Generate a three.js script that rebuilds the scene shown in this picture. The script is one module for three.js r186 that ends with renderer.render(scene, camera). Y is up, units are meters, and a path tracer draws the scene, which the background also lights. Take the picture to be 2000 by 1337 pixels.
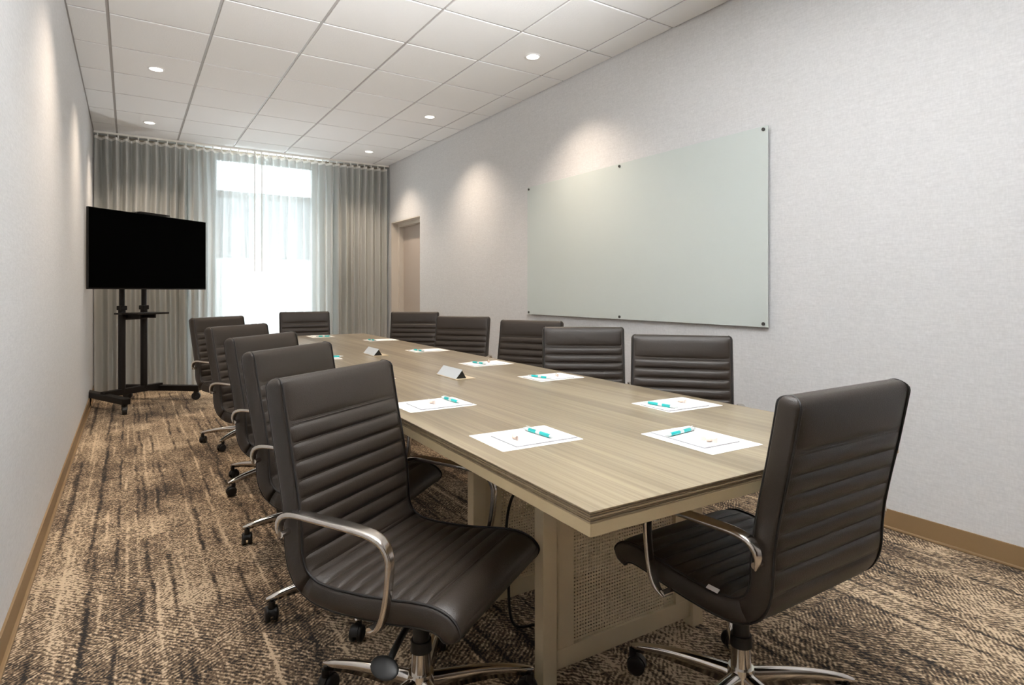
import * as THREE from 'three';
import { mergeGeometries } from 'three/addons/utils/BufferGeometryUtils.js';
import { RoundedBoxGeometry } from 'three/addons/geometries/RoundedBoxGeometry.js';

// ---------------------------------------------------------------- camera, sky, exposure
// World: x to the right along the far wall, y up, z = -depth; the camera stands at x = 0, z = 0.
const scene = new THREE.Scene();
const camera = new THREE.PerspectiveCamera(2 * Math.atan(668.5 / 1160) * 180 / Math.PI, 2000 / 1337, 0.05, 200);
camera.position.set(0, 1.17, 0);
camera.rotation.y = -Math.atan(748 / 1160);
camera.setViewOffset(2000, 1337, 0, 98.5, 2000, 1337);   // shift lens: verticals stay vertical
scene.add(camera);
scene.background = new THREE.Color().setRGB(7.6, 8.7, 9.7);   // even overcast sky
const renderer = new THREE.WebGLRenderer({ antialias: true });
renderer.toneMapping = THREE.LinearToneMapping;
renderer.toneMappingExposure = 1.76;
renderer.shadowMap.enabled = true;
const FLASH_CANDELA = 265, FAR_FLASH_CANDELA = 3.2, LAMP_CANDELA = 5.2, LAMP_COLOR = new THREE.Color().setRGB(1.0, 0.82, 0.64);

// ---------------------------------------------------------------- helpers
let seed = 7;
const rnd = () => { seed = (seed * 1664525 + 1013904223) >>> 0; return seed / 4294967296; };
const V = (x, y, d) => new THREE.Vector3(x, y, -d);
const taken = {};
function numbered(n) { const k = taken[n] = (taken[n] ?? -1) + 1; return k ? `${n}_${String(k).padStart(3, '0')}` : n; }
function tag(o, label, category, group) { o.userData.label = label; o.userData.category = category; if (group) o.userData.group = group; return o; }
function shade(o) { o.traverse(c => { if (c.isMesh) { c.castShadow = true; c.receiveShadow = true; } }); return o; }
function mesh(name, geo, mat, parent) {
  const m = new THREE.Mesh(Array.isArray(geo) ? (geo.length > 1 ? mergeGeometries(geo.map(g => g.index ? g.toNonIndexed() : g)) : geo[0]) : geo, mat);
  m.name = parent ? name : numbered(name); m.castShadow = m.receiveShadow = true; (parent ?? scene).add(m); return m;
}
function structure(name, geo, mat, parent) { const m = mesh(name, geo, mat, parent); if (!parent) m.userData.kind = 'structure'; return m; }
function planar(geo) {   // uv in metres, by the main direction of each face
  const g = geo.index ? geo.toNonIndexed() : geo, p = g.attributes.position, n = g.attributes.normal, uv = new Float32Array(p.count * 2);
  for (let i = 0; i < p.count; i++) {
    const a = Math.abs(n.getX(i)), b = Math.abs(n.getY(i)), c = Math.abs(n.getZ(i));
    if (b >= a && b >= c) { uv[2 * i] = p.getX(i); uv[2 * i + 1] = p.getZ(i); }
    else if (a >= c) { uv[2 * i] = p.getZ(i); uv[2 * i + 1] = p.getY(i); }
    else { uv[2 * i] = p.getX(i); uv[2 * i + 1] = p.getY(i); }
  }
  g.setAttribute('uv', new THREE.BufferAttribute(uv, 2)); return g;
}
// box from x0..x1, y0..y1, depth d0..d1
function bx(x0, x1, y0, y1, d0, d1, r = 0) {
  const w = x1 - x0, h = y1 - y0, l = d1 - d0;
  const g = r ? new RoundedBoxGeometry(w, h, l, 2, Math.min(r, w / 2.01, h / 2.01, l / 2.01)) : new THREE.BoxGeometry(w, h, l);
  g.translate((x0 + x1) / 2, (y0 + y1) / 2, -(d0 + d1) / 2);
  return planar(g);
}
function cyl(r0, r1, y0, y1, n = 24, x = 0, z = 0) { const g = new THREE.CylinderGeometry(r1, r0, y1 - y0, n); g.translate(x, (y0 + y1) / 2, z); return planar(g); }
function tube(pts, r, n = 24, rn = 8) { return planar(new THREE.TubeGeometry(new THREE.CatmullRomCurve3(pts), n, r, rn)); }
function bar(a, b, w, h, r = 0.003) {   // a box lying from a to b
  const L = a.distanceTo(b), g = new RoundedBoxGeometry(w, h, L, 2, r), m = new THREE.Matrix4().lookAt(a, b, new THREE.Vector3(0, 1, 0));
  m.setPosition(a.clone().add(b).multiplyScalar(0.5)); g.applyMatrix4(m); return planar(g);
}
// ---- periodic value noise for textures
function makeNoise(s) {
  const N = 4096, t = new Float32Array(N); let q = s;
  for (let i = 0; i < N; i++) { q = (q * 1664525 + 1013904223) >>> 0; t[i] = q / 4294967296; }
  const h = (i, j, px, py) => t[((((i % px) + px) % px) * 131 + (((j % py) + py) % py) * 1777 + 17 * ((i % px + px) % px) * ((j % py + py) % py)) & (N - 1)];
  return (x, y, px, py) => {
    const i = Math.floor(x), j = Math.floor(y), u = x - i, v = y - j, a = u * u * (3 - 2 * u), b = v * v * (3 - 2 * v);
    return (h(i, j, px, py) * (1 - a) + h(i + 1, j, px, py) * a) * (1 - b) + (h(i, j + 1, px, py) * (1 - a) + h(i + 1, j + 1, px, py) * a) * b;
  };
}
function texture(w, h, fn, srgb, metresX, metresY) {
  const d = new Uint8Array(w * h * 4);
  for (let j = 0, k = 0; j < h; j++) for (let i = 0; i < w; i++, k += 4) { const c = fn(i / w, j / h); d[k] = c[0]; d[k + 1] = c[1]; d[k + 2] = c[2]; d[k + 3] = 255; }
  const t = new THREE.DataTexture(d, w, h, THREE.RGBAFormat);
  t.wrapS = t.wrapT = THREE.RepeatWrapping; t.magFilter = THREE.LinearFilter; t.minFilter = THREE.LinearMipmapLinearFilter; t.generateMipmaps = true;
  if (srgb) t.colorSpace = THREE.SRGBColorSpace;
  t.repeat.set(1 / metresX, 1 / metresY); t.needsUpdate = true; return t;
}
const mix = (a, b, t) => [a[0] + (b[0] - a[0]) * t, a[1] + (b[1] - a[1]) * t, a[2] + (b[2] - a[2]) * t];
const clamp = (x, a = 0, b = 1) => Math.min(b, Math.max(a, x));
const sstep = (a, b, x) => { const t = clamp((x - a) / (b - a)); return t * t * (3 - 2 * t); };

// ---------------------------------------------------------------- materials
const n1 = makeNoise(11), n2 = makeNoise(29), n3 = makeNoise(53);
// patterned loop carpet: hatched taupe and charcoal yarns with streaks along the room's length
const CS = 2.6;
const carpetAt = (u, v) => {
  const wob = (n3(u * 20, v * 13, 20, 13) - 0.5);
  const tone = (n1(u * 11, v * 7, 11, 7) - 0.5) * 1.0 + (n2(u * 26, v * 19, 26, 19) - 0.5) * 0.9;
  const fine = n3(u * 640, v * 420, 640, 420) - 0.5, fine2 = n1(u * 300, v * 260, 300, 260) - 0.5;
  const pick = n2(u * 15 + 3, v * 22, 15, 22);
  const ph = pick > 0.5 ? (u * 118 + v * 150) : (u * -130 + v * 120);
  const hatch = Math.sin(2 * Math.PI * (ph + 0.75 * n1(u * 100, v * 100, 100, 100) + 0.5 * wob));
  const uu = u + 0.004 * (n3(u * 5, v * 9, 5, 9) - 0.5) + 0.002 * (n1(u * 20, v * 60, 20, 60) - .5);
  const lane = (n, o, w, seedv) => {   // one wandering yarn line in each of n lanes
    const q = uu * n + o, i = Math.floor(q), c = 0.5 + 0.5 * (n1(i * 2 + seedv, 0.5, n * 2, 1) - 0.5) + 0.16 * (n2(i + seedv, v * 5, n, 5) - 0.5), f = q - i - c;
    const on = sstep(0.34, 0.62, n3(i * 3 + seedv, v * 9, n * 3, 9)) * (0.55 + 0.8 * (n1(i + seedv, v * 46, n, 46) - 0.2));
    return Math.exp(-(f * f) / (w * w)) * on;
  };
  const dark = lane(24, 0, 0.07, 3) + 0.8 * lane(17, 0.3, 0.06, 31), light = lane(22, 0.45, 0.055, 57) + 0.7 * lane(31, 0.1, 0.06, 71);
  const band = 0.20 * (n2(uu * 22, v * 8 + 0.35 * (n1(u * 60, v * 9, 60, 9) - 0.5), 22, 8) - 0.5);
  return 0.532 + hatch * 0.18 + tone * 0.28 + band + fine * 0.62 + fine2 * 0.44 - dark * 0.46 + light * 0.36;
};
const carpetMap = texture(2048, 2048, (u, v) => {
  const t = carpetAt(u, v), c = t < 0.42 ? mix([40, 35, 31], [112, 93, 73], sstep(0.04, 0.42, t)) : mix([112, 93, 73], [210, 187, 157], sstep(0.42, 0.90, t));
  return c;
}, true, CS, CS);
const pileBump = texture(512, 512, (u, v) => { const t = 255 * clamp(0.2 + 0.8 * n1(u * 130, v * 130, 130, 130) * (0.6 + 0.4 * n2(u * 60, v * 60, 60, 60))); return [t, t, t]; }, false, 0.5, 0.5);
// laminate with a long straight grain
const woodFn = (a, b) => (u, v) => {
  const g = 0.50 * n1(u * 14, v * 2, 14, 2) + 0.36 * n2(u * 60 + 0.6 * n3(u * 4, v * 3, 4, 3), v * 3, 60, 3) + 0.30 * n3(u * 200, v * 5, 200, 5) + 0.2 * n1(u * 420, v * 12, 420, 12);
  return mix(a, b, clamp((g - 0.36) / 0.62));
};
const woodMap = texture(1024, 1024, woodFn([121, 106, 83], [161, 146, 120]), true, 1.0, 2.2);
const plyFn = woodFn([112, 94, 70], [170, 151, 120]), plyMap = texture(256, 512, (u, v) => plyFn(v, u), true, 0.9, 0.08);
const wallFn = (u, v) => 0.5 + 0.34 * (n1(u * 20, v * 210, 20, 210) - 0.5) + 0.3 * (n2(u * 190, v * 50, 190, 50) - 0.5) + 0.3 * (n3(u * 64, v * 128, 64, 128) - .5);
const wallMap = texture(512, 512, (u, v) => { const k = 0.985 + 0.05 * (wallFn(u, v) - 0.5) * 2; return [Math.min(255, 225 * k), Math.min(255, 225 * k), Math.min(255, 226 * k)]; }, true, 0.7, 0.7);
const wallBump = texture(512, 512, (u, v) => { const t = 255 * clamp(wallFn(u, v)); return [t, t, t]; }, false, 0.7, 0.7);
const tileBump = texture(512, 512, (u, v) => { const t = 255 * clamp(0.7 * n1(u * 150, v * 150, 150, 150) + 0.4 * n2(u * 60, v * 60, 60, 60) - 0.05); return [t, t, t]; }, false, 0.6, 0.6);
const leatherBump = texture(512, 512, (u, v) => { const a = Math.abs(n1(u * 90, v * 90, 90, 90) - 0.5), b = Math.abs(n2(u * 140, v * 140, 140, 140) - 0.5), t = 255 * clamp(1.2 * Math.min(a, b) + 0.3 * n3(u * 200, v * 200, 200, 200) + .2); return [t, t, t]; }, false, 0.16, 0.16);
const fabricBump = texture(256, 256, (u, v) => { const t = 255 * clamp(0.5 + 0.25 * Math.sin(2 * Math.PI * u * 64) + 0.25 * Math.sin(2 * Math.PI * v * 64) + 0.2 * (n1(u * 64, v * 64, 64, 64) - .5)); return [t, t, t]; }, false, 0.1, 0.1);

const S = (o) => new THREE.MeshStandardMaterial(o), P = (o) => new THREE.MeshPhysicalMaterial(o);
const rgb = (r, g, b) => new THREE.Color().setRGB(r, g, b);
const M = {
  carpet: S({ map: carpetMap, roughness: 1, bumpMap: pileBump, bumpScale: 0.004 }),
  wall: S({ map: wallMap, roughness: 0.75, bumpMap: wallBump, bumpScale: 0.0002 }),
  rearWall: S({ color: '#5d4c3c', roughness: 0.6 }),
  backWall: S({ color: '#b9ab98', roughness: 0.85 }),
  base: S({ color: '#8f7452', roughness: 0.5 }),
  tile: S({ color: '#f4f4f3', roughness: 0.95, bumpMap: tileBump, bumpScale: 0.0008 }),
  tee: S({ color: '#bdb9b7', roughness: 0.35, metalness: 0.15 }),
  slab: S({ color: '#cfcfcf', roughness: 0.9 }),
  trim: S({ color: '#efeeec', roughness: 0.4 }),
  lens: S({ color: '#ffffff', emissive: rgb(1.0, 0.93, 0.84), emissiveIntensity: 3 }),
  doorFrame: S({ color: '#ddd6cc', roughness: 0.5 }),
  door: S({ color: '#c6bab0', roughness: 0.5 }),
  handle: P({ color: '#b8b6b2', metalness: 1, roughness: 0.3 }),
  winFrame: S({ color: '#e4e6e6', roughness: 0.5 }),
  pane: P({ color: '#ffffff', transmission: 1, thickness: 0, roughness: 0, ior: 1.5 }),
  concrete: S({ color: '#cfcecb', roughness: 0.9 }),
  facade: S({ color: '#9da1a4', roughness: 0.85 }),
  fence: S({ color: '#f0f0ee', roughness: 0.8 }),
  wood: P({ map: woodMap, roughness: 0.32, clearcoat: 0.35, clearcoatRoughness: 0.18 }),
  ply: S({ map: plyMap, roughness: 0.5 }),
  plyDark: S({ color: '#5a4832', roughness: 0.6 }),
  underside: S({ color: '#cbb791', roughness: 0.5 }),
  post: S({ color: '#d8c6a4', roughness: 0.42 }),
  mesh: S({ color: '#d8c6a4', roughness: 0.5 }),
  leather: P({ color: rgb(0.031, 0.0222, 0.0158), roughness: 0.40, bumpMap: leatherBump, bumpScale: 0.0005 }),
  piping: S({ color: rgb(0.014, 0.012, 0.011), roughness: 0.5 }),
  chrome: P({ color: '#d6d1cb', metalness: 1, roughness: 0.13 }),
  arm: P({ color: '#cfc8c0', metalness: 1, roughness: 0.2 }),
  plastic: S({ color: '#151413', roughness: 0.45 }),
  blackMetal: S({ color: '#17120f', roughness: 0.45, metalness: 0.3 }),
  screen: P({ color: '#000000', roughness: 0.6, specularIntensity: 0.05 }),
  bezel: S({ color: '#0b0b0b', roughness: 0.5 }),
  glassBoard: P({ color: '#d3dbd8', roughness: 0.28, clearcoat: 0.35, clearcoatRoughness: 0.12 }),
  glassEdge: P({ color: '#b9cbc4', roughness: 0.2 }),
  bolt: S({ color: '#5a5a58', metalness: 0.8, roughness: 0.4 }),
  curtain: P({ color: rgb(0.62, 0.625, 0.60), transmission: 0.24, roughness: 0.8, thickness: 0, ior: 1.02, side: THREE.DoubleSide, bumpMap: fabricBump, bumpScale: 0.0003 }),
  tape: S({ color: '#f4f1ea', roughness: 0.8, side: THREE.DoubleSide }),
  track: S({ color: '#efece4', roughness: 0.45 }),
  paper: S({ color: '#f7f4ef', roughness: 0.8 }),
  pad: S({ color: '#fbfaf8', roughness: 0.75 }),
  padEdge: S({ color: '#b9b9bc', roughness: 0.8 }),
  teal: P({ color: '#17b5b4', roughness: 0.3, clearcoat: 0.4 }),
  clearPlastic: S({ color: '#d9dedd', roughness: 0.25 }),
  candy: P({ color: '#efd3c2', roughness: 0.3, clearcoat: 0.5 }),
  wrap: P({ color: '#f6ece6', roughness: 0.25, transmission: 0.4, thickness: 0, side: THREE.DoubleSide }),
  silver: S({ color: '#c3c8cb', roughness: 0.5, metalness: 0.1 }),
  socket: S({ color: '#15120f', roughness: 0.5 }),
  plate: S({ color: '#cfbda0', roughness: 0.4 }),
};

// ---------------------------------------------------------------- the room
const XL = -0.343, XR = 3.17, H = 2.995, DN = -3.2, DF = 8.42, T = 0.2, DOOR = [7.12, 8.12], DOORH = 2.165;
const WIN = { x0: 0.90, x1: 2.20, y0: 0.06, y1: 2.93 };
structure('floor', bx(XL - T, XR + 0.5, -0.12, 0, DN - T, DF + T), M.carpet);
structure('wall_left', bx(XL - T, XL, 0, H + 0.2, DN - T, DF + T), M.wall);
structure('wall_right', [bx(XR, XR + T, 0, H + 0.2, DN - T, DOOR[0]), bx(XR, XR + T, DOORH, H + 0.2, DOOR[0], DOOR[1]), bx(XR, XR + T, 0, H + 0.2, DOOR[1], DF + T)], M.wall);
structure('wall_far', [bx(XL, WIN.x0, 0, H + 0.2, DF, DF + T), bx(WIN.x1, XR, 0, H + 0.2, DF, DF + T), bx(WIN.x0, WIN.x1, 0, WIN.y0, DF, DF + T), bx(WIN.x0, WIN.x1, WIN.y1, H + 0.2, DF, DF + T)], M.backWall);
structure('wall_rear', bx(XL, XR, 0, H + 0.2, DN - T, DN), M.rearWall);
// cove base: a tall strip and a thin toe
const baseGeo = (x, s, d0, d1) => [bx(Math.min(x, x + s * 0.008), Math.max(x, x + s * 0.008), 0, 0.094, d0, d1), bx(Math.min(x, x + s * 0.02), Math.max(x, x + s * 0.02), 0, 0.012, d0, d1, 0.004)];
structure('baseboard_left', baseGeo(XL, 1, DN, DF), M.base);
structure('baseboard_right', baseGeo(XR, -1, DN, DOOR[0]), M.base);
// door in the right wall, set deep in its reveal
{
  const frame = structure('trim_1', [bx(XR + 0.10, XR + T, 0, DOORH, DOOR[1] - 0.06, DOOR[1]), bx(XR + 0.10, XR + T, 0, DOORH, DOOR[0], DOOR[0] + 0.06), bx(XR + 0.10, XR + T, DOORH - 0.06, DOORH, DOOR[0] + 0.06, DOOR[1] - 0.06)], M.doorFrame);
  const lining = [bx(XR + 0.001, XR + 0.10, 0, DOORH - 0.012, DOOR[1] - 0.012, DOOR[1] - 0.0005), bx(XR + 0.001, XR + 0.10, DOORH - 0.012, DOORH - 0.0005, DOOR[0] + 0.0005, DOOR[1] - 0.0005)];
  structure('reveal_lining', lining, M.doorFrame, frame);
  const d = structure('door_1', bx(XR + 0.165, XR + 0.21, 0.008, DOORH - 0.064, DOOR[0] + 0.062, DOOR[1] - 0.062, 0.003), M.door);
  structure('door_handle', [tube([V(XR + 0.165, 1.0, 7.25), V(XR + 0.13, 1.0, 7.25), V(XR + 0.125, 1.0, 7.27), V(XR + 0.125, 1.0, 7.37)], 0.009, 16), bx(XR + 0.157, XR + 0.165, 0.93, 1.07, 7.23, 7.27, 0.003)], M.handle, d);
  structure('door_back', bx(XR + 0.212, XR + 0.24, 0, DOORH + 0.1, DOOR[0] - 0.1, DOOR[1] + 0.1), M.slab, d);
}
// windows: frame and panes
function windowUnit(name, W, d0, d1, bars) {
  const f = 0.05, m = (d0 + d1) / 2;
  const w = structure(name, [bx(W.x0, W.x0 + f, W.y0, W.y1, d0, d1), bx(W.x1 - f, W.x1, W.y0, W.y1, d0, d1), bx(W.x0 + f, W.x1 - f, W.y0, W.y0 + f, d0, d1), bx(W.x0 + f, W.x1 - f, W.y1 - f, W.y1, d0, d1)], M.winFrame);
  structure('transom', bars.map(([y, h]) => bx(W.x0 + f, W.x1 - f, y - h / 2, y + h / 2, d0, d1)), M.winFrame, w);
  const ys = [W.y0 + f, ...bars.flatMap(([y, h]) => [y - h / 2, y + h / 2]), W.y1 - f];
  for (let i = 0; i < ys.length; i += 2) { const g = new THREE.PlaneGeometry(W.x1 - W.x0 - 2 * f, ys[i + 1] - ys[i]); g.translate((W.x0 + W.x1) / 2, (ys[i] + ys[i + 1]) / 2, -m); structure('pane', g, M.pane, w); }
}
windowUnit('window_1', WIN, DF + 0.08, DF + 0.14, [[2.44, 0.09]]);
// outdoors, as the window shows it: ground, a white garden wall, a grey building
structure('ground', bx(-30, 34, -0.5, -0.13, -40, 60), M.concrete);
tag(mesh('garden_wall', bx(-14, 18, -0.13, 2.05, 17, 17.3), M.fence), 'white garden wall seen low through the window', 'wall');
tag(mesh('neighbouring_building', bx(-10, 14, -0.13, 4.1, 20, 28), M.facade), 'flat grey building seen through the upper window', 'building');

// ceiling: slab, hung grid, lay-in tiles a little proud of the grid
{
  const ceiling = structure('ceiling', bx(XL - T, XR + T, H + 0.03, H + 0.2, DN - T, DF + T), M.slab);
  const xs = [XL, ...[0, 1, 2, 3, 4, 5].map(k => -0.118 + 0.6096 * k), XR], ds = [DN];
  for (let k = -11; k <= 6; k++) { const d = 4.086 + 0.617 * k; if (d > DN + 0.1 && d < DF - 0.05) ds.push(d); }
  ds.push(DF);
  const b = 0.012;
  for (let i = 0; i < xs.length; i++) structure('main_tee', bx(Math.max(XL, xs[i] - b), Math.min(XR, xs[i] + b), H + 0.008, H + 0.03, DN, DF), M.tee, ceiling);
  for (let j = 0; j < ds.length; j++) for (let i = 0; i + 1 < xs.length; i++) structure('cross_tee', bx(xs[i] + b, xs[i + 1] - b, H + 0.0085, H + 0.03, Math.max(DN, ds[j] - b), Math.min(DF, ds[j] + b)), M.tee, ceiling);
  const made = {};
  for (let j = 0; j + 1 < ds.length; j++) for (let i = 0; i + 1 < xs.length; i++) {
    const w = xs[i + 1] - xs[i] - 0.019, l = ds[j + 1] - ds[j] - 0.019, key = w.toFixed(3) + l.toFixed(3);
    made[key] ??= planar(new RoundedBoxGeometry(w, 0.026, l, 1, 0.003));
    const t = structure('ceiling_tile', made[key], M.tile, ceiling);
    t.position.set((xs[i] + xs[i + 1]) / 2, H + 0.013, -(ds[j] + ds[j + 1]) / 2);
  }
}
// recessed downlights: trim ring, glowing lens and the light it gives
{
  const ring = planar(new THREE.LatheGeometry([[0.047, -0.001], [0.049, -0.006], [0.054, -0.008], [0.060, -0.006], [0.062, 0.001]].map(p => new THREE.Vector2(...p)), 36));
  const lens = planar(new THREE.CylinderGeometry(0.048, 0.048, 0.004, 32));
  const far = ['glowing recessed ceiling downlight', 'recessed ceiling downlight'];
  const spots = [
    [2.63, 3.78, 'glowing recessed downlight in the ceiling above the glass board, nearest the camera'],
    [2.63, 5.66, 'glowing recessed downlight, middle of the right ceiling row'],
    [2.62, 7.49, 'glowing recessed downlight near the right end of the curtain'],
    [0.187, 5.66, 'larger looking of the two glowing downlights along the left wall'],
    [0.187, 7.49, 'glowing recessed downlight in the ceiling just before the left curtain'],
    [0.187, 3.78, 'recessed ceiling downlight above the left chairs, outside the picture'],
  ];
  for (const [x, d, label] of spots) {
    const g = new THREE.Group(); g.name = numbered('recessed_downlight'); g.position.copy(V(x, H, d)); scene.add(g); tag(g, label, 'ceiling light', 'recessed downlights');
    mesh('trim_ring', ring, M.trim, g);
    const l = mesh('lamp_lens', lens, M.lens, g); l.position.y = -0.003;
    const s = new THREE.SpotLight(LAMP_COLOR, LAMP_CANDELA, 0, 1.0, 0.8, 2);
    s.position.set(0, -0.012, 0); s.target.position.set(0, -3, 0); s.castShadow = true; s.shadow.radius = 2.2; g.add(s, s.target);
  }
}

// the photographer's two flashes, turned up to the white ceiling: one on a stand by the camera, one low behind the far end of the table
function studioFlash(x, d, y, aim, candela, angle, label) {
  const g = new THREE.Group(); g.name = numbered('studio_flash'); g.position.copy(V(x, 0, d)); scene.add(g); tag(g, label, 'flash', 'studio flashes');
  const r = Math.min(0.4, y * 0.6);
  mesh('stand_pole', cyl(0.012, 0.012, y * 0.15, y - 0.1, 14), M.plastic, g);
  for (let k = 0; k < 3; k++) { const a = k * 2.0944; mesh('stand_leg', tube([new THREE.Vector3(0, y * 0.3, 0), new THREE.Vector3(Math.sin(a) * r, 0.01, Math.cos(a) * r)], 0.009, 4), M.plastic, g); }
  mesh('flash_head', [cyl(0.06, 0.06, y - 0.15, y, 28)], M.plastic, g);
  mesh('reflector', planar(new THREE.LatheGeometry([[0.055, y - 0.01], [0.06, y], [0.11, y + 0.06], [0.108, y + 0.06], [0.058, y + 0.002]].map(p => new THREE.Vector2(...p)), 32)), M.handle, g);
  mesh('flash_lamp', cyl(0.05, 0.05, y + 0.001, y + 0.006, 28), M.lens, g);
  const s = new THREE.SpotLight(new THREE.Color().setRGB(0.975, 0.985, 1.0), candela, 0, angle, 1, 2);
  s.position.set(0, y + 0.015, 0); s.target.position.set(0, y + 0.015 + aim[1], -aim[0]); s.castShadow = true; s.shadow.radius = 2.5; g.add(s, s.target);
}
studioFlash(1.1, -0.55, 1.86, [0.85, 0.52], FLASH_CANDELA, 0.60, 'studio flash on a tripod stand beside the camera, outside the picture');
studioFlash(1.45, 7.15, 0.36, [-0.05, 1], FAR_FLASH_CANDELA, 1.15, 'low studio flash behind the far end chair, hidden by the table');

// ---------------------------------------------------------------- curtains
{
  const D0 = 8.2, TOP = 2.935, BOT = 0.02, PER = 0.098;
  tag(mesh('curtain_track', bx(XL + 0.005, XR - 0.005, 2.97, H - 0.0002, D0 - 0.018, D0 + 0.018, 0.004), M.track), 'white curtain track under the ceiling along the far wall', 'curtain track');
  const nz = makeNoise(91), gliderGeo = bx(-0.006, 0.006, TOP - 0.012, 2.9695, D0 - 0.006, D0 + 0.006);
  const fold = (x, y) => {
    const t = (TOP - y) / (TOP - BOT), ph = 2 * Math.PI * x / PER;
    const soft = sstep(0, 0.25, t);
    const k = ph + soft * (3.0 * (nz(x * 5 + 20, 3.3 + t * 1.2, 64, 64) - 0.5));
    let a = 0.052 * (1 - soft * 0.6 * nz(x * 6 + 40, 9.1 + t, 64, 64));
    let z = a * Math.sin(k) + soft * 0.04 * Math.sin(k * 0.37 + 1.3) * nz(x * 4 + 8, 1.7 + t * .5, 64, 64) + soft * 0.016 * (nz(x * 34 + 60, t * 2 + 5, 128, 64) - 0.5);
    for (const s of [0.60, 2.39]) { const q = (x - s) / 0.012; z += soft * 0.055 * Math.exp(-q * q); }
    return z;
  };
  function sheet(x0, x1, y0, y1, ny, off) {
    const nx = Math.round((x1 - x0) / 0.0055), pos = [], uv = [], idx = [];
    for (let j = 0; j <= ny; j++) for (let i = 0; i <= nx; i++) { const x = x0 + (x1 - x0) * i / nx, y = y0 + (y1 - y0) * j / ny; pos.push(x, y, -(D0 + fold(x, y) + off)); uv.push(x * 1.6, y); }
    for (let j = 0; j < ny; j++) for (let i = 0; i < nx; i++) { const a = j * (nx + 1) + i, b = a + 1, c = a + nx + 1; idx.push(a, b, c, b, c + 1, c); }
    const g = new THREE.BufferGeometry(); g.setAttribute('position', new THREE.Float32BufferAttribute(pos, 3)); g.setAttribute('uv', new THREE.Float32BufferAttribute(uv, 2)); g.setIndex(idx); g.computeVertexNormals(); return g;
  }
  for (const [x0, x1, wx, label] of [[XL + 0.012, 1.392, 1.345, 'sheer taupe curtain behind the television, hanging left of the window centre'], [1.40, XR - 0.02, 1.43, 'sheer taupe curtain hanging from the window centre to the right wall']]) {
    const c = tag(mesh('curtain', sheet(x0, x1, BOT, TOP - 0.03, 28, 0), M.curtain), label, 'curtain', 'sheer curtains on the far wall');
    mesh('heading_tape', sheet(x0, x1, TOP - 0.03, TOP, 2, 0), M.tape, c);
    for (let x = x0 + 0.03; x < x1; x += PER) mesh('glider', gliderGeo, M.track, c).position.set(x, 0, 0);
    mesh('draw_wand', [cyl(0.0045, 0.0045, 1.43, 2.93, 8, wx, -(D0 - 0.07)), bx(wx - 0.003, wx + 0.003, 2.93, 2.9695, D0 - 0.075, D0 - 0.01)], M.track, c);
  }
}

// ---------------------------------------------------------------- glass writing board on the right wall
{
  const g = new THREE.Group(); g.name = numbered('glass_board'); scene.add(g); g.position.copy(V(XR - 0.002, 0.962, 3.36));
  tag(g, 'large pale frosted glass writing board fixed to the right wall', 'glass board');
  mesh('glass_panel', planar(new RoundedBoxGeometry(0.006, 1.186, 2.50, 2, 0.002)), M.glassBoard, g).position.set(-0.022, 0.593, 0);
  for (const dz of [-1.222, 0, 1.222]) for (const y of [0.02, 1.166]) {
    const s = mesh('standoff_bolt', new THREE.CylinderGeometry(0.010, 0.010, 0.032, 20).rotateZ(Math.PI / 2), M.bolt, g); s.position.set(-0.016, y, dz);
  }
}

// ---------------------------------------------------------------- conference table
const TA = 0.0244, TN = [1.313, 0.858];              // near end centre and the slight turn of the table
const table = new THREE.Group(); table.name = numbered('conference_table'); scene.add(table);
table.position.copy(V(TN[0], 0, TN[1])); table.rotation.y = -Math.atan(TA);
tag(table, 'long wood-grain conference table with thick layered edge and perforated steel panel legs', 'table');
const TL = 5.05, TW = 0.573;
{
  mesh('tabletop', bx(-TW, TW, 0.7455, 0.75, 0, TL, 0.0012), M.wood, table);
  for (let k = 0; k < 4; k++) { const y = 0.7455 - 0.0048 * (k + 1), o = k % 2 ? 0 : 0.0012; mesh('edge_ply', bx(-TW + o, TW - o, y, y + 0.0037, o, TL - o, 0.0006), M.ply, table); }
  mesh('edge_core', bx(-TW + 0.003, TW - 0.003, 0.7260, 0.7456, 0.003, TL - 0.003), M.plyDark, table);
  mesh('lower_panel', bx(-TW, TW, 0.7005, 0.7262, 0, TL, 0.0015), M.underside, table);
  for (const [d, k] of [[0.55, 0], [0.99, 1], [3.99, 2], [4.43, 3]]) {
    const x0 = -0.305, x1 = 0.378, d1 = d + 0.046;
    const f = mesh('panel_leg', [bx(x0 + 0.05, x1 - 0.05, 0.034, 0.094, d + 0.012, d1 - 0.014, 0.001), bx(x0 + 0.05, x1 - 0.05, 0.64, 0.7005, d + 0.012, d1 - 0.014, 0.001), bx(x0 + 0.05, x0 + 0.122, 0.094, 0.64, d + 0.012, d1 - 0.014, 0.001), bx(x1 - 0.122, x1 - 0.05, 0.094, 0.64, d + 0.012, d1 - 0.014, 0.001)], M.post, table);
    mesh('post', bx(x0, x0 + 0.05, 0, 0.7005, d, d1, 0.002), M.post, f);
    mesh('post', bx(x1 - 0.05, x1, 0, 0.7005, d, d1, 0.002), M.post, f);
    const bars = [], p = 0.0108, t = 0.0056, dm = d + 0.023;      // woven square-hole sheet
    for (let x = x0 + 0.122 + p / 2; x < x1 - 0.122; x += p) bars.push(bx(x - t / 2, x + t / 2, 0.094, 0.64, dm - 0.001, dm + 0.001));
    for (let y = 0.094 + p / 2; y < 0.64; y += p) bars.push(bx(x0 + 0.122, x1 - 0.122, y - t / 2, y + t / 2, dm - 0.0012, dm + 0.0012));
    const m = mesh('perforated_sheet', bars, M.mesh, f); m.userData.kind = 'stuff';
  }
}

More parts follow.
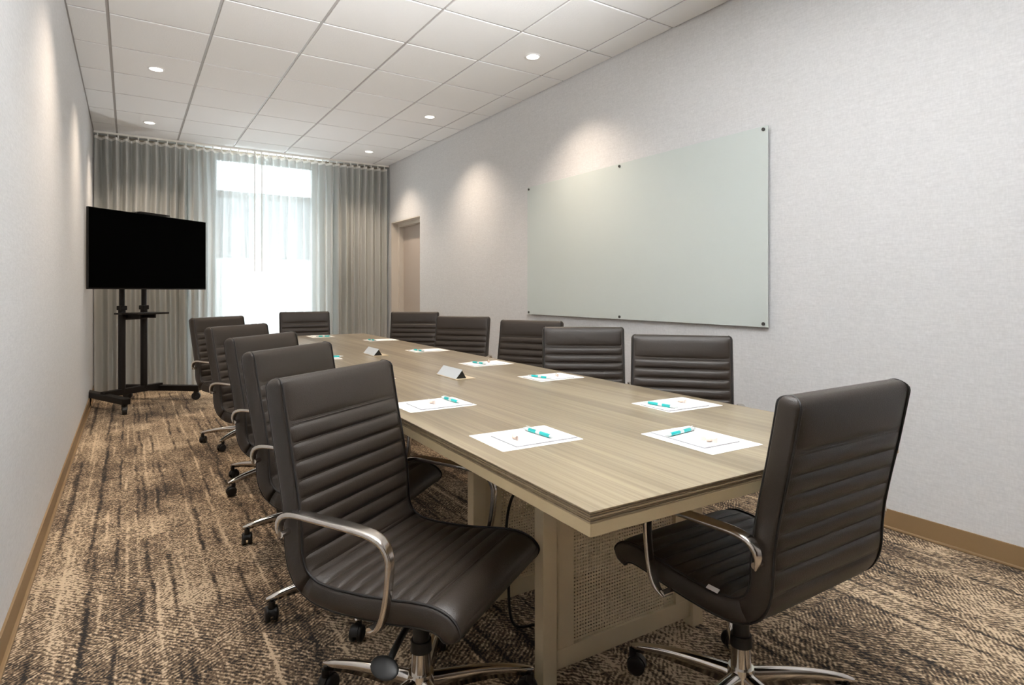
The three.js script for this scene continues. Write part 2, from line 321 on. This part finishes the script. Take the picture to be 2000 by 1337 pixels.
// ---------------------------------------------------------------- office chairs
// local axes: +z is the chair's front, origin on the floor below the gas column
const HW = 0.245;
const profile = [[-0.272, 0.957], [-0.262, 0.90], [-0.243, 0.80], [-0.222, 0.70], [-0.208, 0.62], [-0.203, 0.56], [-0.200, 0.515], [-0.188, 0.480], [-0.158, 0.459], [-0.11, 0.451], [-0.03, 0.451], [0.06, 0.457], [0.14, 0.466], [0.195, 0.465], [0.236, 0.449], [0.262, 0.418]];
const curve = new THREE.CatmullRomCurve3(profile.map(([z, y]) => new THREE.Vector3(0, y, z)), false, 'centripetal');
curve.arcLengthDivisions = 600;
const LEN = curve.getLength();
const at = (s) => { const t = clamp(s / LEN), p = curve.getPointAt(t), g = curve.getTangentAt(t); return { y: p.y, z: p.z, ny: g.z, nz: -g.y, ty: g.y, tz: g.z }; };
let SC = 0; for (let s = 0; s < LEN; s += 0.001) { const q = at(s); if (q.z > -0.172 && q.y < 0.48) { SC = s; break; } }
const TH = 0.054;
function shell(s0, s1, roundStart, roundEnd) {
  const rings = [];
  const prof = [[0.020, 0.28, 0.016], [0.0185, 0.5, 0.010], [0.014, 0.74, 0.005], [0.007, 0.92, 0.0015]];
  if (roundStart) for (const [e, k, i] of prof) rings.push([s0, -e, k, i]);
  const n = Math.ceil((s1 - s0) / 0.018); for (let i = 0; i <= n; i++) rings.push([s0 + (s1 - s0) * i / n, 0, 1, 0]);
  if (roundEnd) for (const [e, k, i] of [...prof].reverse()) rings.push([s1, e, k, i]);
  const half = [[HW - 0.011, 0], [HW - 0.0045, -0.002], [HW - 0.001, -0.0075], [HW + 0.0025, -TH / 2], [HW - 0.001, -TH + 0.0075], [HW - 0.0045, -TH + 0.002], [HW - 0.011, -TH]];
  const sec = [...half, ...half.slice().reverse().map(([u, w]) => [-u, w])], R = sec.length, pos = [], idx = [], uv = [];
  rings.forEach(([s, e, k, inset], j) => {
    const q = at(s);
    sec.forEach(([u, w], i) => { const ww = -TH / 2 + (w + TH / 2) * k, uu = u - Math.sign(u) * inset; pos.push(uu, q.y + q.ty * e + q.ny * ww, q.z + q.tz * e + q.nz * ww); uv.push(uu + w, s + e); });
    if (j) for (let i = 0; i < R; i++) { const a = (j - 1) * R + i, b = (j - 1) * R + (i + 1) % R, c = a + R, d = b + R; idx.push(a, b, c, b, d, c); }
  });
  const cap = (j, flip) => { for (let i = 1; i + 1 < R; i++) idx.push(...(flip ? [j * R, j * R + i + 1, j * R + i] : [j * R, j * R + i, j * R + i + 1])); };
  cap(0, true); cap(rings.length - 1, false);
  const g = new THREE.BufferGeometry(); g.setAttribute('position', new THREE.Float32BufferAttribute(pos, 3)); g.setAttribute('uv', new THREE.Float32BufferAttribute(uv, 2)); g.setIndex(idx); g.computeVertexNormals(); return g;
}
function channel(s0, s1, height, rear, e0 = 0, nr = 8) {   // one stitched leather channel, pillowed between its seams
  const NC = 20, pos = [], uv = [], idx = [], hw = HW - 0.0135;
  for (let j = 0; j <= nr; j++) for (let i = 0; i <= NC; i++) {
    const t = -1 + 2 * j / nr, c = Math.sign(-1 + 2 * i / NC) * (1 - Math.pow(1 - Math.abs(-1 + 2 * i / NC), 1.6)), s = s0 + 0.0006 + (s1 - s0 - 0.0012) * j / nr, q = at(s);
    const h = -0.0015 + height * Math.pow(1 - Math.pow(Math.abs(t), 2.6), 0.62) * Math.pow(1 - Math.pow(Math.abs(c), 9), 0.6), w = rear ? -TH - h : h;
    pos.push(c * hw, q.y + q.ny * w, q.z + q.nz * w); uv.push(c * hw, s);
  }
  for (let j = 0; j < nr; j++) for (let i = 0; i < NC; i++) { const a = j * (NC + 1) + i, b = a + 1, d = a + NC + 1; idx.push(...(rear ? [a, b, d, b, d + 1, d] : [a, d, b, b, d, d + 1])); }
  const g = new THREE.BufferGeometry(); g.setAttribute('position', new THREE.Float32BufferAttribute(pos, 3)); g.setAttribute('uv', new THREE.Float32BufferAttribute(uv, 2)); g.setIndex(idx); g.computeVertexNormals(); return g;
}
function pipingGeo(s0, s1, top) {   // corded edges; over the top (or the front) edge they run from the front face to the rear face
  const out = [], arc = [[0, 0.001, 0], [0.008, -0.002, 0.001], [0.0145, -0.010, 0.005], [0.0185, -0.020, 0.009], [0.0195, -0.027, 0.010], [0.0185, -0.034, 0.009], [0.0145, -0.044, 0.005], [0.008, -0.052, 0.001], [0, -0.055, 0]];
  for (const sx of [-1, 1]) {
    const pts = [], N = 26, put = (s, e, w, inset) => { const q = at(s); pts.push(new THREE.Vector3(sx * (HW - 0.008 - inset), q.y + q.ty * e + q.ny * w, q.z + q.tz * e + q.nz * w)); };
    if (top) { for (let i = 0; i < N; i++) put(s1 + (s0 - s1) * i / N, 0, 0.001, 0); for (const [e, w, k] of arc) put(s0, -e, w, k); for (let i = 1; i <= N; i++) put(s0 + (s1 - s0) * i / N, 0, -TH - 0.001, 0); }
    else { for (let i = 0; i < N; i++) put(s0 + (s1 - s0) * i / N, 0, 0.001, 0); for (const [e, w, k] of arc) put(s1, e, w, k); for (let i = 1; i <= N; i++) put(s1 + (s0 - s1) * i / N, 0, -TH - 0.001, 0); }
    out.push(tube(pts, 0.003, 150, 6));
  }
  return out;
}
function sweepBand(pts, widths, thick, x) {   // a flat metal band following pts (z, y), its width along x
  const c = new THREE.CatmullRomCurve3(pts.map(([z, y]) => new THREE.Vector3(0, y, z)), false, 'centripetal'), N = 44, sec = [], K = 14, pos = [], idx = [];
  for (let i = 0; i < K; i++) { const a = 2 * Math.PI * i / K, e = 0.55; sec.push([Math.sign(Math.cos(a)) * Math.pow(Math.abs(Math.cos(a)), e), Math.sign(Math.sin(a)) * Math.pow(Math.abs(Math.sin(a)), e)]); }
  for (let j = 0; j <= N; j++) {
    const t = j / N, p = c.getPointAt(t), g = c.getTangentAt(t), wI = t * (widths.length - 1), w0 = widths[Math.floor(wI)], w1 = widths[Math.ceil(wI)], w = (w0 + (w1 - w0) * (wI % 1)) / 2, endk = Math.min(1, 0.35 + 9 * Math.min(t, 1 - t));
    for (const [a, b] of sec) { const h = b * thick / 2 * endk; pos.push(x + a * w * (0.6 + 0.4 * endk), p.y + g.z * h, p.z - g.y * h); }
    if (j) for (let i = 0; i < K; i++) { const a = (j - 1) * K + i, b = (j - 1) * K + (i + 1) % K; idx.push(a, a + K, b, b, a + K, b + K); }
  }
  for (let i = 1; i + 1 < K; i++) idx.push(0, i, i + 1, N * K, N * K + i + 1, N * K + i);
  const g = new THREE.BufferGeometry(); g.setAttribute('position', new THREE.Float32BufferAttribute(pos, 3)); g.setIndex(idx); g.computeVertexNormals();
  g.setAttribute('uv', new THREE.Float32BufferAttribute(new Float32Array(pos.length / 3 * 2), 2)); return planar(g);
}
function makeChair() {
  const t = new THREE.Group(); t.name = numbered('office_chair'); scene.add(t);
  // backrest and seat: stitched leather shells
  const back = mesh('backrest', shell(0.018, SC, true, false), M.leather, t);
  const seat = mesh('seat', shell(SC, LEN - 0.016, false, true), M.leather, t);
  const b0 = 0.022, pitch = 0.0465;
  mesh('head_panel', channel(0.012, 0.118, 0.008, false, 0, 12), M.leather, back);
  mesh('head_panel', channel(0.012, 0.118, 0.007, true, 0, 12), M.leather, back);
  const s1 = 0.118 + 0.006, nb = Math.round((SC - 0.012 - s1) / pitch);
  mesh('seam_welt', channel(0.118, s1, 0.003, false, 0, 3), M.leather, back); mesh('seam_welt', channel(0.118, s1, 0.003, true, 0, 3), M.leather, back);
  for (let k = 0; k < nb; k++) { const a = s1 + (SC - 0.008 - s1) * k / nb, b = s1 + (SC - 0.008 - s1) * (k + 1) / nb; mesh('channel', channel(a, b, 0.0098, false), M.leather, back); mesh('channel', channel(a, b, 0.0075, true), M.leather, back); }
  const e1 = LEN - 0.115, ns = Math.round((e1 - SC) / 0.044);
  for (let k = 0; k < ns; k++) mesh('channel', channel(SC + (e1 - SC) * k / ns, SC + (e1 - SC) * (k + 1) / ns, 0.0095, false), M.leather, seat);
  mesh('seam_welt', channel(e1, e1 + 0.006, 0.003, false, 0, 3), M.leather, seat);
  mesh('front_roll', channel(e1 + 0.006, LEN - 0.012, 0.009, false, 0, 14), M.leather, seat);
  mesh('piping', pipingGeo(0.018, SC, true), M.piping, back);
  mesh('piping', pipingGeo(SC, LEN - 0.016, false), M.piping, seat);
  // armrests
  const armPts = [[-0.240, 0.566], [-0.244, 0.594], [-0.232, 0.619], [-0.20, 0.631], [-0.10, 0.630], [0.0, 0.625], [0.042, 0.619], [0.074, 0.604], [0.090, 0.575], [0.090, 0.53], [0.082, 0.47], [0.072, 0.43], [0.056, 0.404], [0.030, 0.391]];
  for (const sx of [-1, 1]) {
    const a = mesh('armrest', sweepBand(armPts, [0.022, 0.030, 0.036, 0.038, 0.040, 0.038, 0.026, 0.024, 0.026, 0.020], 0.015, sx * (HW + 0.026)), M.arm, t);
    const boss = (y, z, r) => { const g = new THREE.CylinderGeometry(r, r, 0.034, 16); g.rotateZ(Math.PI / 2); g.translate(sx * (HW + 0.012), y, z); return planar(g); };
    mesh('arm_bracket', boss(0.574, -0.236, 0.008), M.arm, a); mesh('arm_bracket', boss(0.396, 0.036, 0.009), M.arm, a);
  }
  // mechanism, lever, tension knob
  mesh('tilt_mechanism', [bx(-0.085, 0.085, 0.345, 0.395, -0.12, 0.11, 0.012), bx(-0.17, 0.17, 0.382, 0.400, -0.075, -0.035, 0.004), bx(-0.17, 0.17, 0.382, 0.400, 0.035, 0.075, 0.004)], M.plastic, t);
  mesh('tension_knob', [cyl(0.024, 0.026, 0.275, 0.35, 20, 0, 0.085)], M.plastic, t);
  const paddle = new THREE.SphereGeometry(1, 18, 12); paddle.scale(0.026, 0.006, 0.036); paddle.rotateZ(0.5); paddle.rotateX(0.25); paddle.translate(-0.262, 0.315, 0.070);
  mesh('tilt_lever', [tube([new THREE.Vector3(-0.07, 0.365, 0.05), new THREE.Vector3(-0.13, 0.355, 0.056), new THREE.Vector3(-0.20, 0.338, 0.064), new THREE.Vector3(-0.245, 0.318, 0.069)], 0.0085, 20), planar(paddle)], M.plastic, t);
  const gas = mesh('gas_column', cyl(0.028, 0.0255, 0.115, 0.19, 28), M.chrome, t);
  mesh('column_sleeve', [cyl(0.023, 0.022, 0.185, 0.36, 24), cyl(0.0295, 0.028, 0.186, 0.216, 24)], M.plastic, gas);
  // five-star base
  const base = mesh('base', [cyl(0.045, 0.034, 0.07, 0.128, 32), cyl(0.030, 0.045, 0.06, 0.07, 32)], M.chrome, t);
  const RL = 0.318, legPos = [], legIdx = [], LN = 14, sec = [[-1, -1], [-0.86, 0.45], [-0.5, 0.92], [0, 1], [0.5, 0.92], [0.86, 0.45], [1, -1]];
  for (let j = 0; j <= LN; j++) {
    const u = j / LN, r = 0.025 + (RL - 0.025) * u, w = 0.023 - 0.009 * u, top = 0.122 - 0.006 * u - 0.028 * u * u * u, h = (0.046 - 0.026 * u) / 2, end = j === LN ? 0.6 : 1;
    for (const [a, b] of sec) legPos.push(a * w * end, top - h + b * h * end, r + (j === LN ? 0.006 : 0));
    if (j) for (let i = 0; i < sec.length; i++) { const K = sec.length, a = (j - 1) * K + i, b = (j - 1) * K + (i + 1) % K; legIdx.push(a, b, a + K, b, b + K, a + K); }
  }
  for (let i = 1; i + 1 < sec.length; i++) legIdx.push(LN * sec.length, LN * sec.length + i, LN * sec.length + i + 1);
  const lg = new THREE.BufferGeometry(); lg.setAttribute('position', new THREE.Float32BufferAttribute(legPos, 3)); lg.setIndex(legIdx);
  lg.computeVertexNormals(); const legGeo = planar(lg);
  const wheel = (sx) => { const g = new THREE.LatheGeometry([[0, -0.009], [0.022, -0.009], [0.0255, -0.007], [0.0265, 0], [0.0255, 0.006], [0.018, 0.0095], [0.008, 0.0085], [0, 0.0085]].map(p => new THREE.Vector2(...p)), 22); g.rotateZ(-sx * Math.PI / 2); g.translate(sx * 0.0135, 0.0265, 0); return planar(g); };
  const hood = new THREE.CylinderGeometry(0.0285, 0.0285, 0.018, 18, 1, false, 0, Math.PI); hood.rotateZ(Math.PI / 2); hood.translate(0, 0.028, 0);
  const casterGeo = mergeGeometries([wheel(1), wheel(-1), planar(hood), cyl(0.007, 0.007, 0.045, 0.082, 12, 0, -0.012), cyl(0.012, 0.011, 0.052, 0.074, 14, 0, -0.012)].map(g => { g.deleteAttribute('uv'); return g.index ? g.toNonIndexed() : g; }));
  for (let k = 0; k < 5; k++) {
    const a = k * 2 * Math.PI / 5;
    const l = mesh('base_leg', legGeo, M.chrome, base); l.rotation.y = a;
    const c = mesh('caster', casterGeo, M.plastic, base); c.position.set(Math.sin(a) * (RL - 0.012), 0, Math.cos(a) * (RL - 0.012)); c.rotation.y = a + 0.7 + k * 1.3;
  }
  return t;
}
const proto = makeChair();
// x, depth, facing angle (degrees from the camera direction), base angle, lift
const GL = 'chairs along the left side of the table', GR = 'chairs along the right side of the table';
const chairs = [
  [0.676, 1.510, 33.0, 1, -0.010, 'dark leather office chair nearest the camera on the left, seat fully in view', GL],
  [0.733, 2.250, 40.0, 55, -0.002, 'dark leather office chair directly behind the nearest left chair', GL],
  [0.767, 2.983, 42.0, 53, 0.000, 'third dark leather chair from the camera along the left table side', GL],
  [0.768, 3.872, 39.8, 8, 0.006, 'fourth dark leather chair from the camera along the left table side', GL],
  [0.768, 5.060, 35.0, 32, 0.016, 'leftmost dark leather chair, nearest the television cart', GL],
  [1.492, 6.019, -6.4, 20, 0.012, 'dark leather chair at the far table end before the window', 'chairs at the table ends'],
  [2.273, 5.377, -36.2, 40, 0.014, 'farthest dark leather chair on the right, standing before the door', GR],
  [2.227, 4.388, -48.7, 10, 0.003, 'dark leather chair second farthest along the right wall side', GR],
  [2.225, 3.421, -58.2, 60, 0.007, 'dark leather chair on the right partly hidden by the next nearer one', GR],
  [2.148, 2.568, -36.6, 30, 0.003, 'dark leather chair under the middle of the glass board', GR],
  [2.130, 1.866, -47.9, 15, -0.003, 'nearest dark leather chair on the right side, facing the camera', GR],
  [1.437, 1.048, 179.7, 60, -0.010, 'big dark leather chair at the near table end, its ribbed back to the camera', 'chairs at the table ends'],
];
chairs.forEach(([x, d, a, b, lift, label, group], i) => {
  const c = i ? proto.clone() : proto;
  if (i) { c.name = numbered('office_chair'); scene.add(c); }
  c.position.copy(V(x, 0, d)); c.rotation.y = a * Math.PI / 180; tag(c, label, 'chair', group);
  for (const p of c.children) { if (p.name === 'base') p.rotation.y = (b - a) * Math.PI / 180; else if (p.name !== 'gas_column') p.position.y = lift; }
});

{ // a pale tag sticks out of the seat seam of the near end chair
  const seat = scene.children.find(o => o.userData.label?.startsWith('big dark leather')).children.find(p => p.name === 'seat');
  const g = new RoundedBoxGeometry(0.012, 0.0025, 0.034, 1, 0.001); g.rotateZ(-0.5); g.translate(0.243, 0.459, -0.10);
  mesh('care_tag', planar(g), M.paper, seat).userData.label = 'small pale tag at the seat seam';
}

// ---------------------------------------------------------------- place settings: sheet, note pad, pen and mint
{
  const Y = 0.75;
  // sheets have slightly soft corners
  const sheetGeo = (w, l, h, r) => { const s = new THREE.Shape(), a = w / 2, b = l / 2; s.moveTo(-a + r, -b); s.lineTo(a - r, -b); s.quadraticCurveTo(a, -b, a, -b + r); s.lineTo(a, b - r); s.quadraticCurveTo(a, b, a - r, b); s.lineTo(-a + r, b); s.quadraticCurveTo(-a, b, -a, b - r); s.lineTo(-a, -b + r); s.quadraticCurveTo(-a, -b, -a + r, -b); const g = new THREE.ExtrudeGeometry(s, { depth: h, bevelEnabled: false, curveSegments: 4 }); g.rotateX(-Math.PI / 2); return planar(g); };
  const gSheet = sheetGeo(0.205, 0.266, 0.0006, 0.006), gPad = sheetGeo(0.142, 0.208, 0.0026, 0.004), gCard = sheetGeo(0.138, 0.204, 0.0004, 0.004);
  const lathe = (pts, n = 16) => planar(new THREE.LatheGeometry(pts.map(p => new THREE.Vector2(...p)), n).rotateX(Math.PI / 2));
  const penBarrel = lathe([[0, -0.046], [0.0052, -0.046], [0.0056, -0.03], [0.0056, -0.004], [0.005, -0.004], [0.005, 0.016], [0.0056, 0.016], [0.0056, 0.05], [0, 0.05]]);
  const penTip = lathe([[0, -0.072], [0.0012, -0.071], [0.0018, -0.066], [0.0046, -0.047], [0, -0.046]]);
  const penTop = lathe([[0, 0.05], [0.0058, 0.05], [0.0058, 0.066], [0.004, 0.069], [0.0032, 0.069], [0.0032, 0.076], [0, 0.076]]);
  const penBand = lathe([[0.0053, -0.003], [0.0058, -0.002], [0.0058, 0.014], [0.0053, 0.015]]);
  const penClip = planar(new RoundedBoxGeometry(0.003, 0.0016, 0.042, 1, 0.0007).translate(0, 0.0085, 0.044));
  const mintCore = planar(new THREE.SphereGeometry(0.009, 18, 12).scale(1, 0.6, 1));
  const wing = (s) => planar(new THREE.CylinderGeometry(0.002, 0.010, 0.015, 10, 2, true).scale(1, 1, 0.35).rotateZ(s * Math.PI / 2).translate(s * 0.0155, 0, 0));
  // centre x, depth; turn (0 = sheet's long side along x), pen centre and angle, mint centre, words for the place
  const seats = [
    [0.962, 1.420, 0, [1.006, 1.411, 3], [0.918, 1.408], 'at the nearest left seat'],
    [0.955, 2.027, 0, [1.032, 2.026, 2], [0.950, 2.027], 'at the second left seat'],
    [0.960, 2.830, 0, [1.030, 2.80, 5], null, 'mostly hidden behind the nearest chair back'],
    [1.000, 3.820, 0, [1.085, 3.80, 80], null, 'barely showing above the second left chair'],
    [1.520, 5.700, 90, [1.530, 5.600, 70], null, 'at the far table end'],
    [1.852, 4.985, 0, [1.752, 4.950, 192], null, 'at the farthest right seat'],
    [1.804, 3.921, 0, [1.717, 3.890, 190], null, 'at the second farthest right seat'],
    [1.763, 3.017, 0, [1.705, 3.009, 188], [1.79, 3.03], 'at the middle right seat'],
    [1.752, 2.363, 0, [1.674, 2.354, 194], [1.780, 2.349], 'at the second nearest right seat'],
    [1.720, 1.532, 0, [1.628, 1.533, 188], [1.748, 1.536], 'at the nearest right seat'],
    [1.370, 1.135, 90, [1.358, 1.197, -83], [1.356, 1.091], 'at the near table end'],
  ];
  seats.forEach(([x, d, turn, pen, mint, where], i) => {
    const small = (rnd() - 0.5) * 0.06, rot = (turn ? 0 : Math.PI / 2) + small - Math.atan(TA), sx = x < 1.3 ? 1 : -1;
    const sh = tag(mesh('paper_sheet', gSheet, M.paper), `white paper sheet ${where}`, 'paper', 'paper sheets on the table'); sh.position.copy(V(x, Y + 0.0002, d)); sh.rotation.y = rot;
    const off = turn ? [0, 0.022] : [sx * 0.022, -0.012];
    const pd = new THREE.Group(); pd.name = numbered('note_pad'); scene.add(pd); tag(pd, `white note pad on the sheet ${where}`, 'note pad', 'note pads on the sheets');
    pd.position.copy(V(x + off[0], Y + 0.0009, d + off[1])); pd.rotation.y = rot + (rnd() - 0.5) * 0.04;
    mesh('page_block', gPad, M.padEdge, pd); mesh('top_page', gCard, M.pad, pd).position.y = 0.0026;
    const p = new THREE.Group(); p.name = numbered('pen'); scene.add(p); tag(p, `teal ballpoint pen on the paper ${where}`, 'pen', 'teal pens');
    p.position.copy(V(pen[0], Y + 0.0039 + 0.0059, pen[1])); p.rotation.y = (pen[2] + 180) * Math.PI / 180;
    mesh('barrel', penBarrel, M.teal, p); mesh('tip', penTip, M.clearPlastic, p); mesh('push_button', penTop, M.clearPlastic, p); mesh('grip_band', penBand, M.clearPlastic, p); mesh('clip', penClip, M.clearPlastic, p);
    if (mint) {
      const m = new THREE.Group(); m.name = numbered('wrapped_mint'); scene.add(m); tag(m, `pale pink wrapped mint on the note pad ${where}`, 'candy', 'wrapped mints');
      m.position.copy(V(mint[0], Y + 0.0039 + 0.0056, mint[1])); m.rotation.y = 0.4 + rnd() * 1.4;
      mesh('mint', mintCore, M.candy, m); mesh('wrapper_end', wing(1), M.wrap, m); mesh('wrapper_end', wing(-1), M.wrap, m);
    }
  });
  // silver triangular table boxes, each with a flush plate
  for (const [x, d, label] of [[1.318, 2.645, 'silver triangular block with dark end in the middle of the table, nearer of two'], [1.347, 3.862, 'silver triangular block on the table farther from the camera, partly behind a chair']]) {
    const g = new THREE.Group(); g.name = numbered('table_power_box'); scene.add(g); g.position.copy(V(x, Y + 0.0003, d)); g.rotation.y = -Math.atan(TA); tag(g, label, 'power box', 'silver blocks on the table');
    const tri = new THREE.Shape([new THREE.Vector2(0.003, 0), new THREE.Vector2(0.058, 0), new THREE.Vector2(0.036, 0.038)]);
    const body = new THREE.ExtrudeGeometry(tri, { depth: 0.208, bevelEnabled: false }); body.translate(0, 0.003, -0.104); mesh('body', planar(body), M.socket, g);
    const face = planar(new RoundedBoxGeometry(0.056, 0.003, 0.216, 1, 0.001)); const f = mesh('sloped_cover', face, M.silver, g); f.rotation.z = Math.atan2(0.038, 0.033); f.position.set(0.018, 0.0235, 0);
    mesh('flush_plate', bx(-0.004, 0.10, 0, 0.003, -0.122, 0.112, 0.001), M.plate, g);
  }
}
// cord hanging below the table
tag(mesh('power_cord', tube([V(1.16, 0.698, 1.60), V(1.14, 0.56, 1.62), V(1.10, 0.50, 1.68), V(1.09, 0.40, 1.72), V(1.10, 0.2, 1.73), V(1.12, 0.02, 1.72), V(1.2, 0.007, 1.70)], 0.005, 48), M.plastic), 'black power cord hanging under the table between the panel legs', 'cord');

// ---------------------------------------------------------------- television on its rolling stand
{
  const tx = 0.779, td = 0.627, yaw = Math.atan2(td, tx);          // along the screen; its face looks to the camera's right
  const place = (o, x, d) => { o.position.copy(V(x, 0, d)); o.rotation.y = yaw; return o; };
  const TVC = [0.199, 7.144], C = [TVC[0] - 0.627 * 0.26, TVC[1] + 0.779 * 0.26];          // centre between the poles
  const cart = new THREE.Group(); cart.name = numbered('television_stand'); scene.add(cart); place(cart, ...C); tag(cart, 'black rolling stand with two poles and a shelf, carrying the television', 'stand');
  const G = (x, y, z) => new THREE.Vector3(x, y, z);                 // local: x along the screen, z towards the viewer
  mesh('crossbar', bar(G(-0.33, 0.15, 0), G(0.33, 0.15, 0), 0.06, 0.06), M.blackMetal, cart);
  for (const s of [-1, 1]) {
    const splay = 0.26 * s, dx = Math.sin(splay), dz = Math.cos(splay), a = G(s * 0.31 - dx * 0.40, 0.128, -dz * 0.40), b = G(s * 0.31 + dx * 0.46, 0.128, dz * 0.46);
    const l = mesh('foot', bar(a, b, 0.075, 0.06, 0.008), M.blackMetal, cart);
    for (const k of [a, b]) {
      const q = k.clone().lerp(k === a ? b : a, 0.05), wheel = new THREE.CylinderGeometry(0.043, 0.043, 0.04, 22); wheel.rotateZ(Math.PI / 2); wheel.rotateY(0.6 * s); wheel.translate(q.x, 0.043, q.z);
      mesh('caster', [planar(wheel), bx(q.x - 0.02, q.x + 0.02, 0.04, 0.098, -q.z - 0.02, -q.z + 0.02, 0.006)], M.plastic, l);
    }
    const p = mesh('pole', [cyl(0.033, 0.033, 0.15, 1.02, 20, s * 0.125, 0), cyl(0.025, 0.025, 1.0, 1.95, 20, s * 0.125, 0)], M.blackMetal, cart);
    mesh('clamp', bx(s * 0.125 - 0.034, s * 0.125 + 0.034, 0.985, 1.03, -0.034, 0.034, 0.006), M.blackMetal, p);
    mesh('bracket', [bx(s * 0.125 - 0.02, s * 0.125 + 0.02, 1.25, 1.86, -0.214, -0.020, 0.003)], M.blackMetal, cart);
  }
  const sh = new THREE.Shape([[-0.19, -0.02], [0.19, -0.02], [0.23, 0.07], [0.20, 0.26], [-0.16, 0.26], [-0.20, 0.10]].map(p => new THREE.Vector2(...p)));
  const tray = new THREE.ExtrudeGeometry(sh, { depth: 0.012, bevelEnabled: true, bevelSize: 0.003, bevelThickness: 0.003, bevelSegments: 1 }); tray.rotateX(Math.PI / 2); tray.translate(0, 0.955, 0);
  const shelf = mesh('shelf', planar(tray), M.blackMetal, cart);
  mesh('shelf_bracket', [bx(-0.125, 0.125, 0.885, 0.93, -0.035, 0.03, 0.004), bx(-0.10, -0.08, 0.90, 0.943, -0.2, 0.0, 0.003), bx(0.08, 0.10, 0.90, 0.943, -0.2, 0.0, 0.003)], M.blackMetal, shelf);
  mesh('camera_shelf', [bx(-0.17, 0.17, 1.964, 1.976, -0.31, -0.02, 0.003), bx(-0.13, 0.13, 1.90, 1.965, -0.05, 0.02, 0.003)], M.blackMetal, cart);
  const tv = new THREE.Group(); tv.name = numbered('television'); scene.add(tv); place(tv, ...TVC); tag(tv, 'large flat television with a black screen beside the left wall', 'television');
  const w = 1.35 / 2, y0 = 1.197, y1 = 1.961;
  mesh('case', [bx(-w, w, y0, y1, -0.015, 0.012, 0.004), bx(-w * 0.7, w * 0.7, y0 + 0.06, y1 - 0.1, 0.012, 0.045, 0.01)], M.bezel, tv);
  mesh('screen', bx(-w + 0.006, w - 0.006, y0 + 0.012, y1 - 0.006, -0.0165, -0.0148), M.screen, tv);
}
shade(scene);
renderer.render(scene, camera);
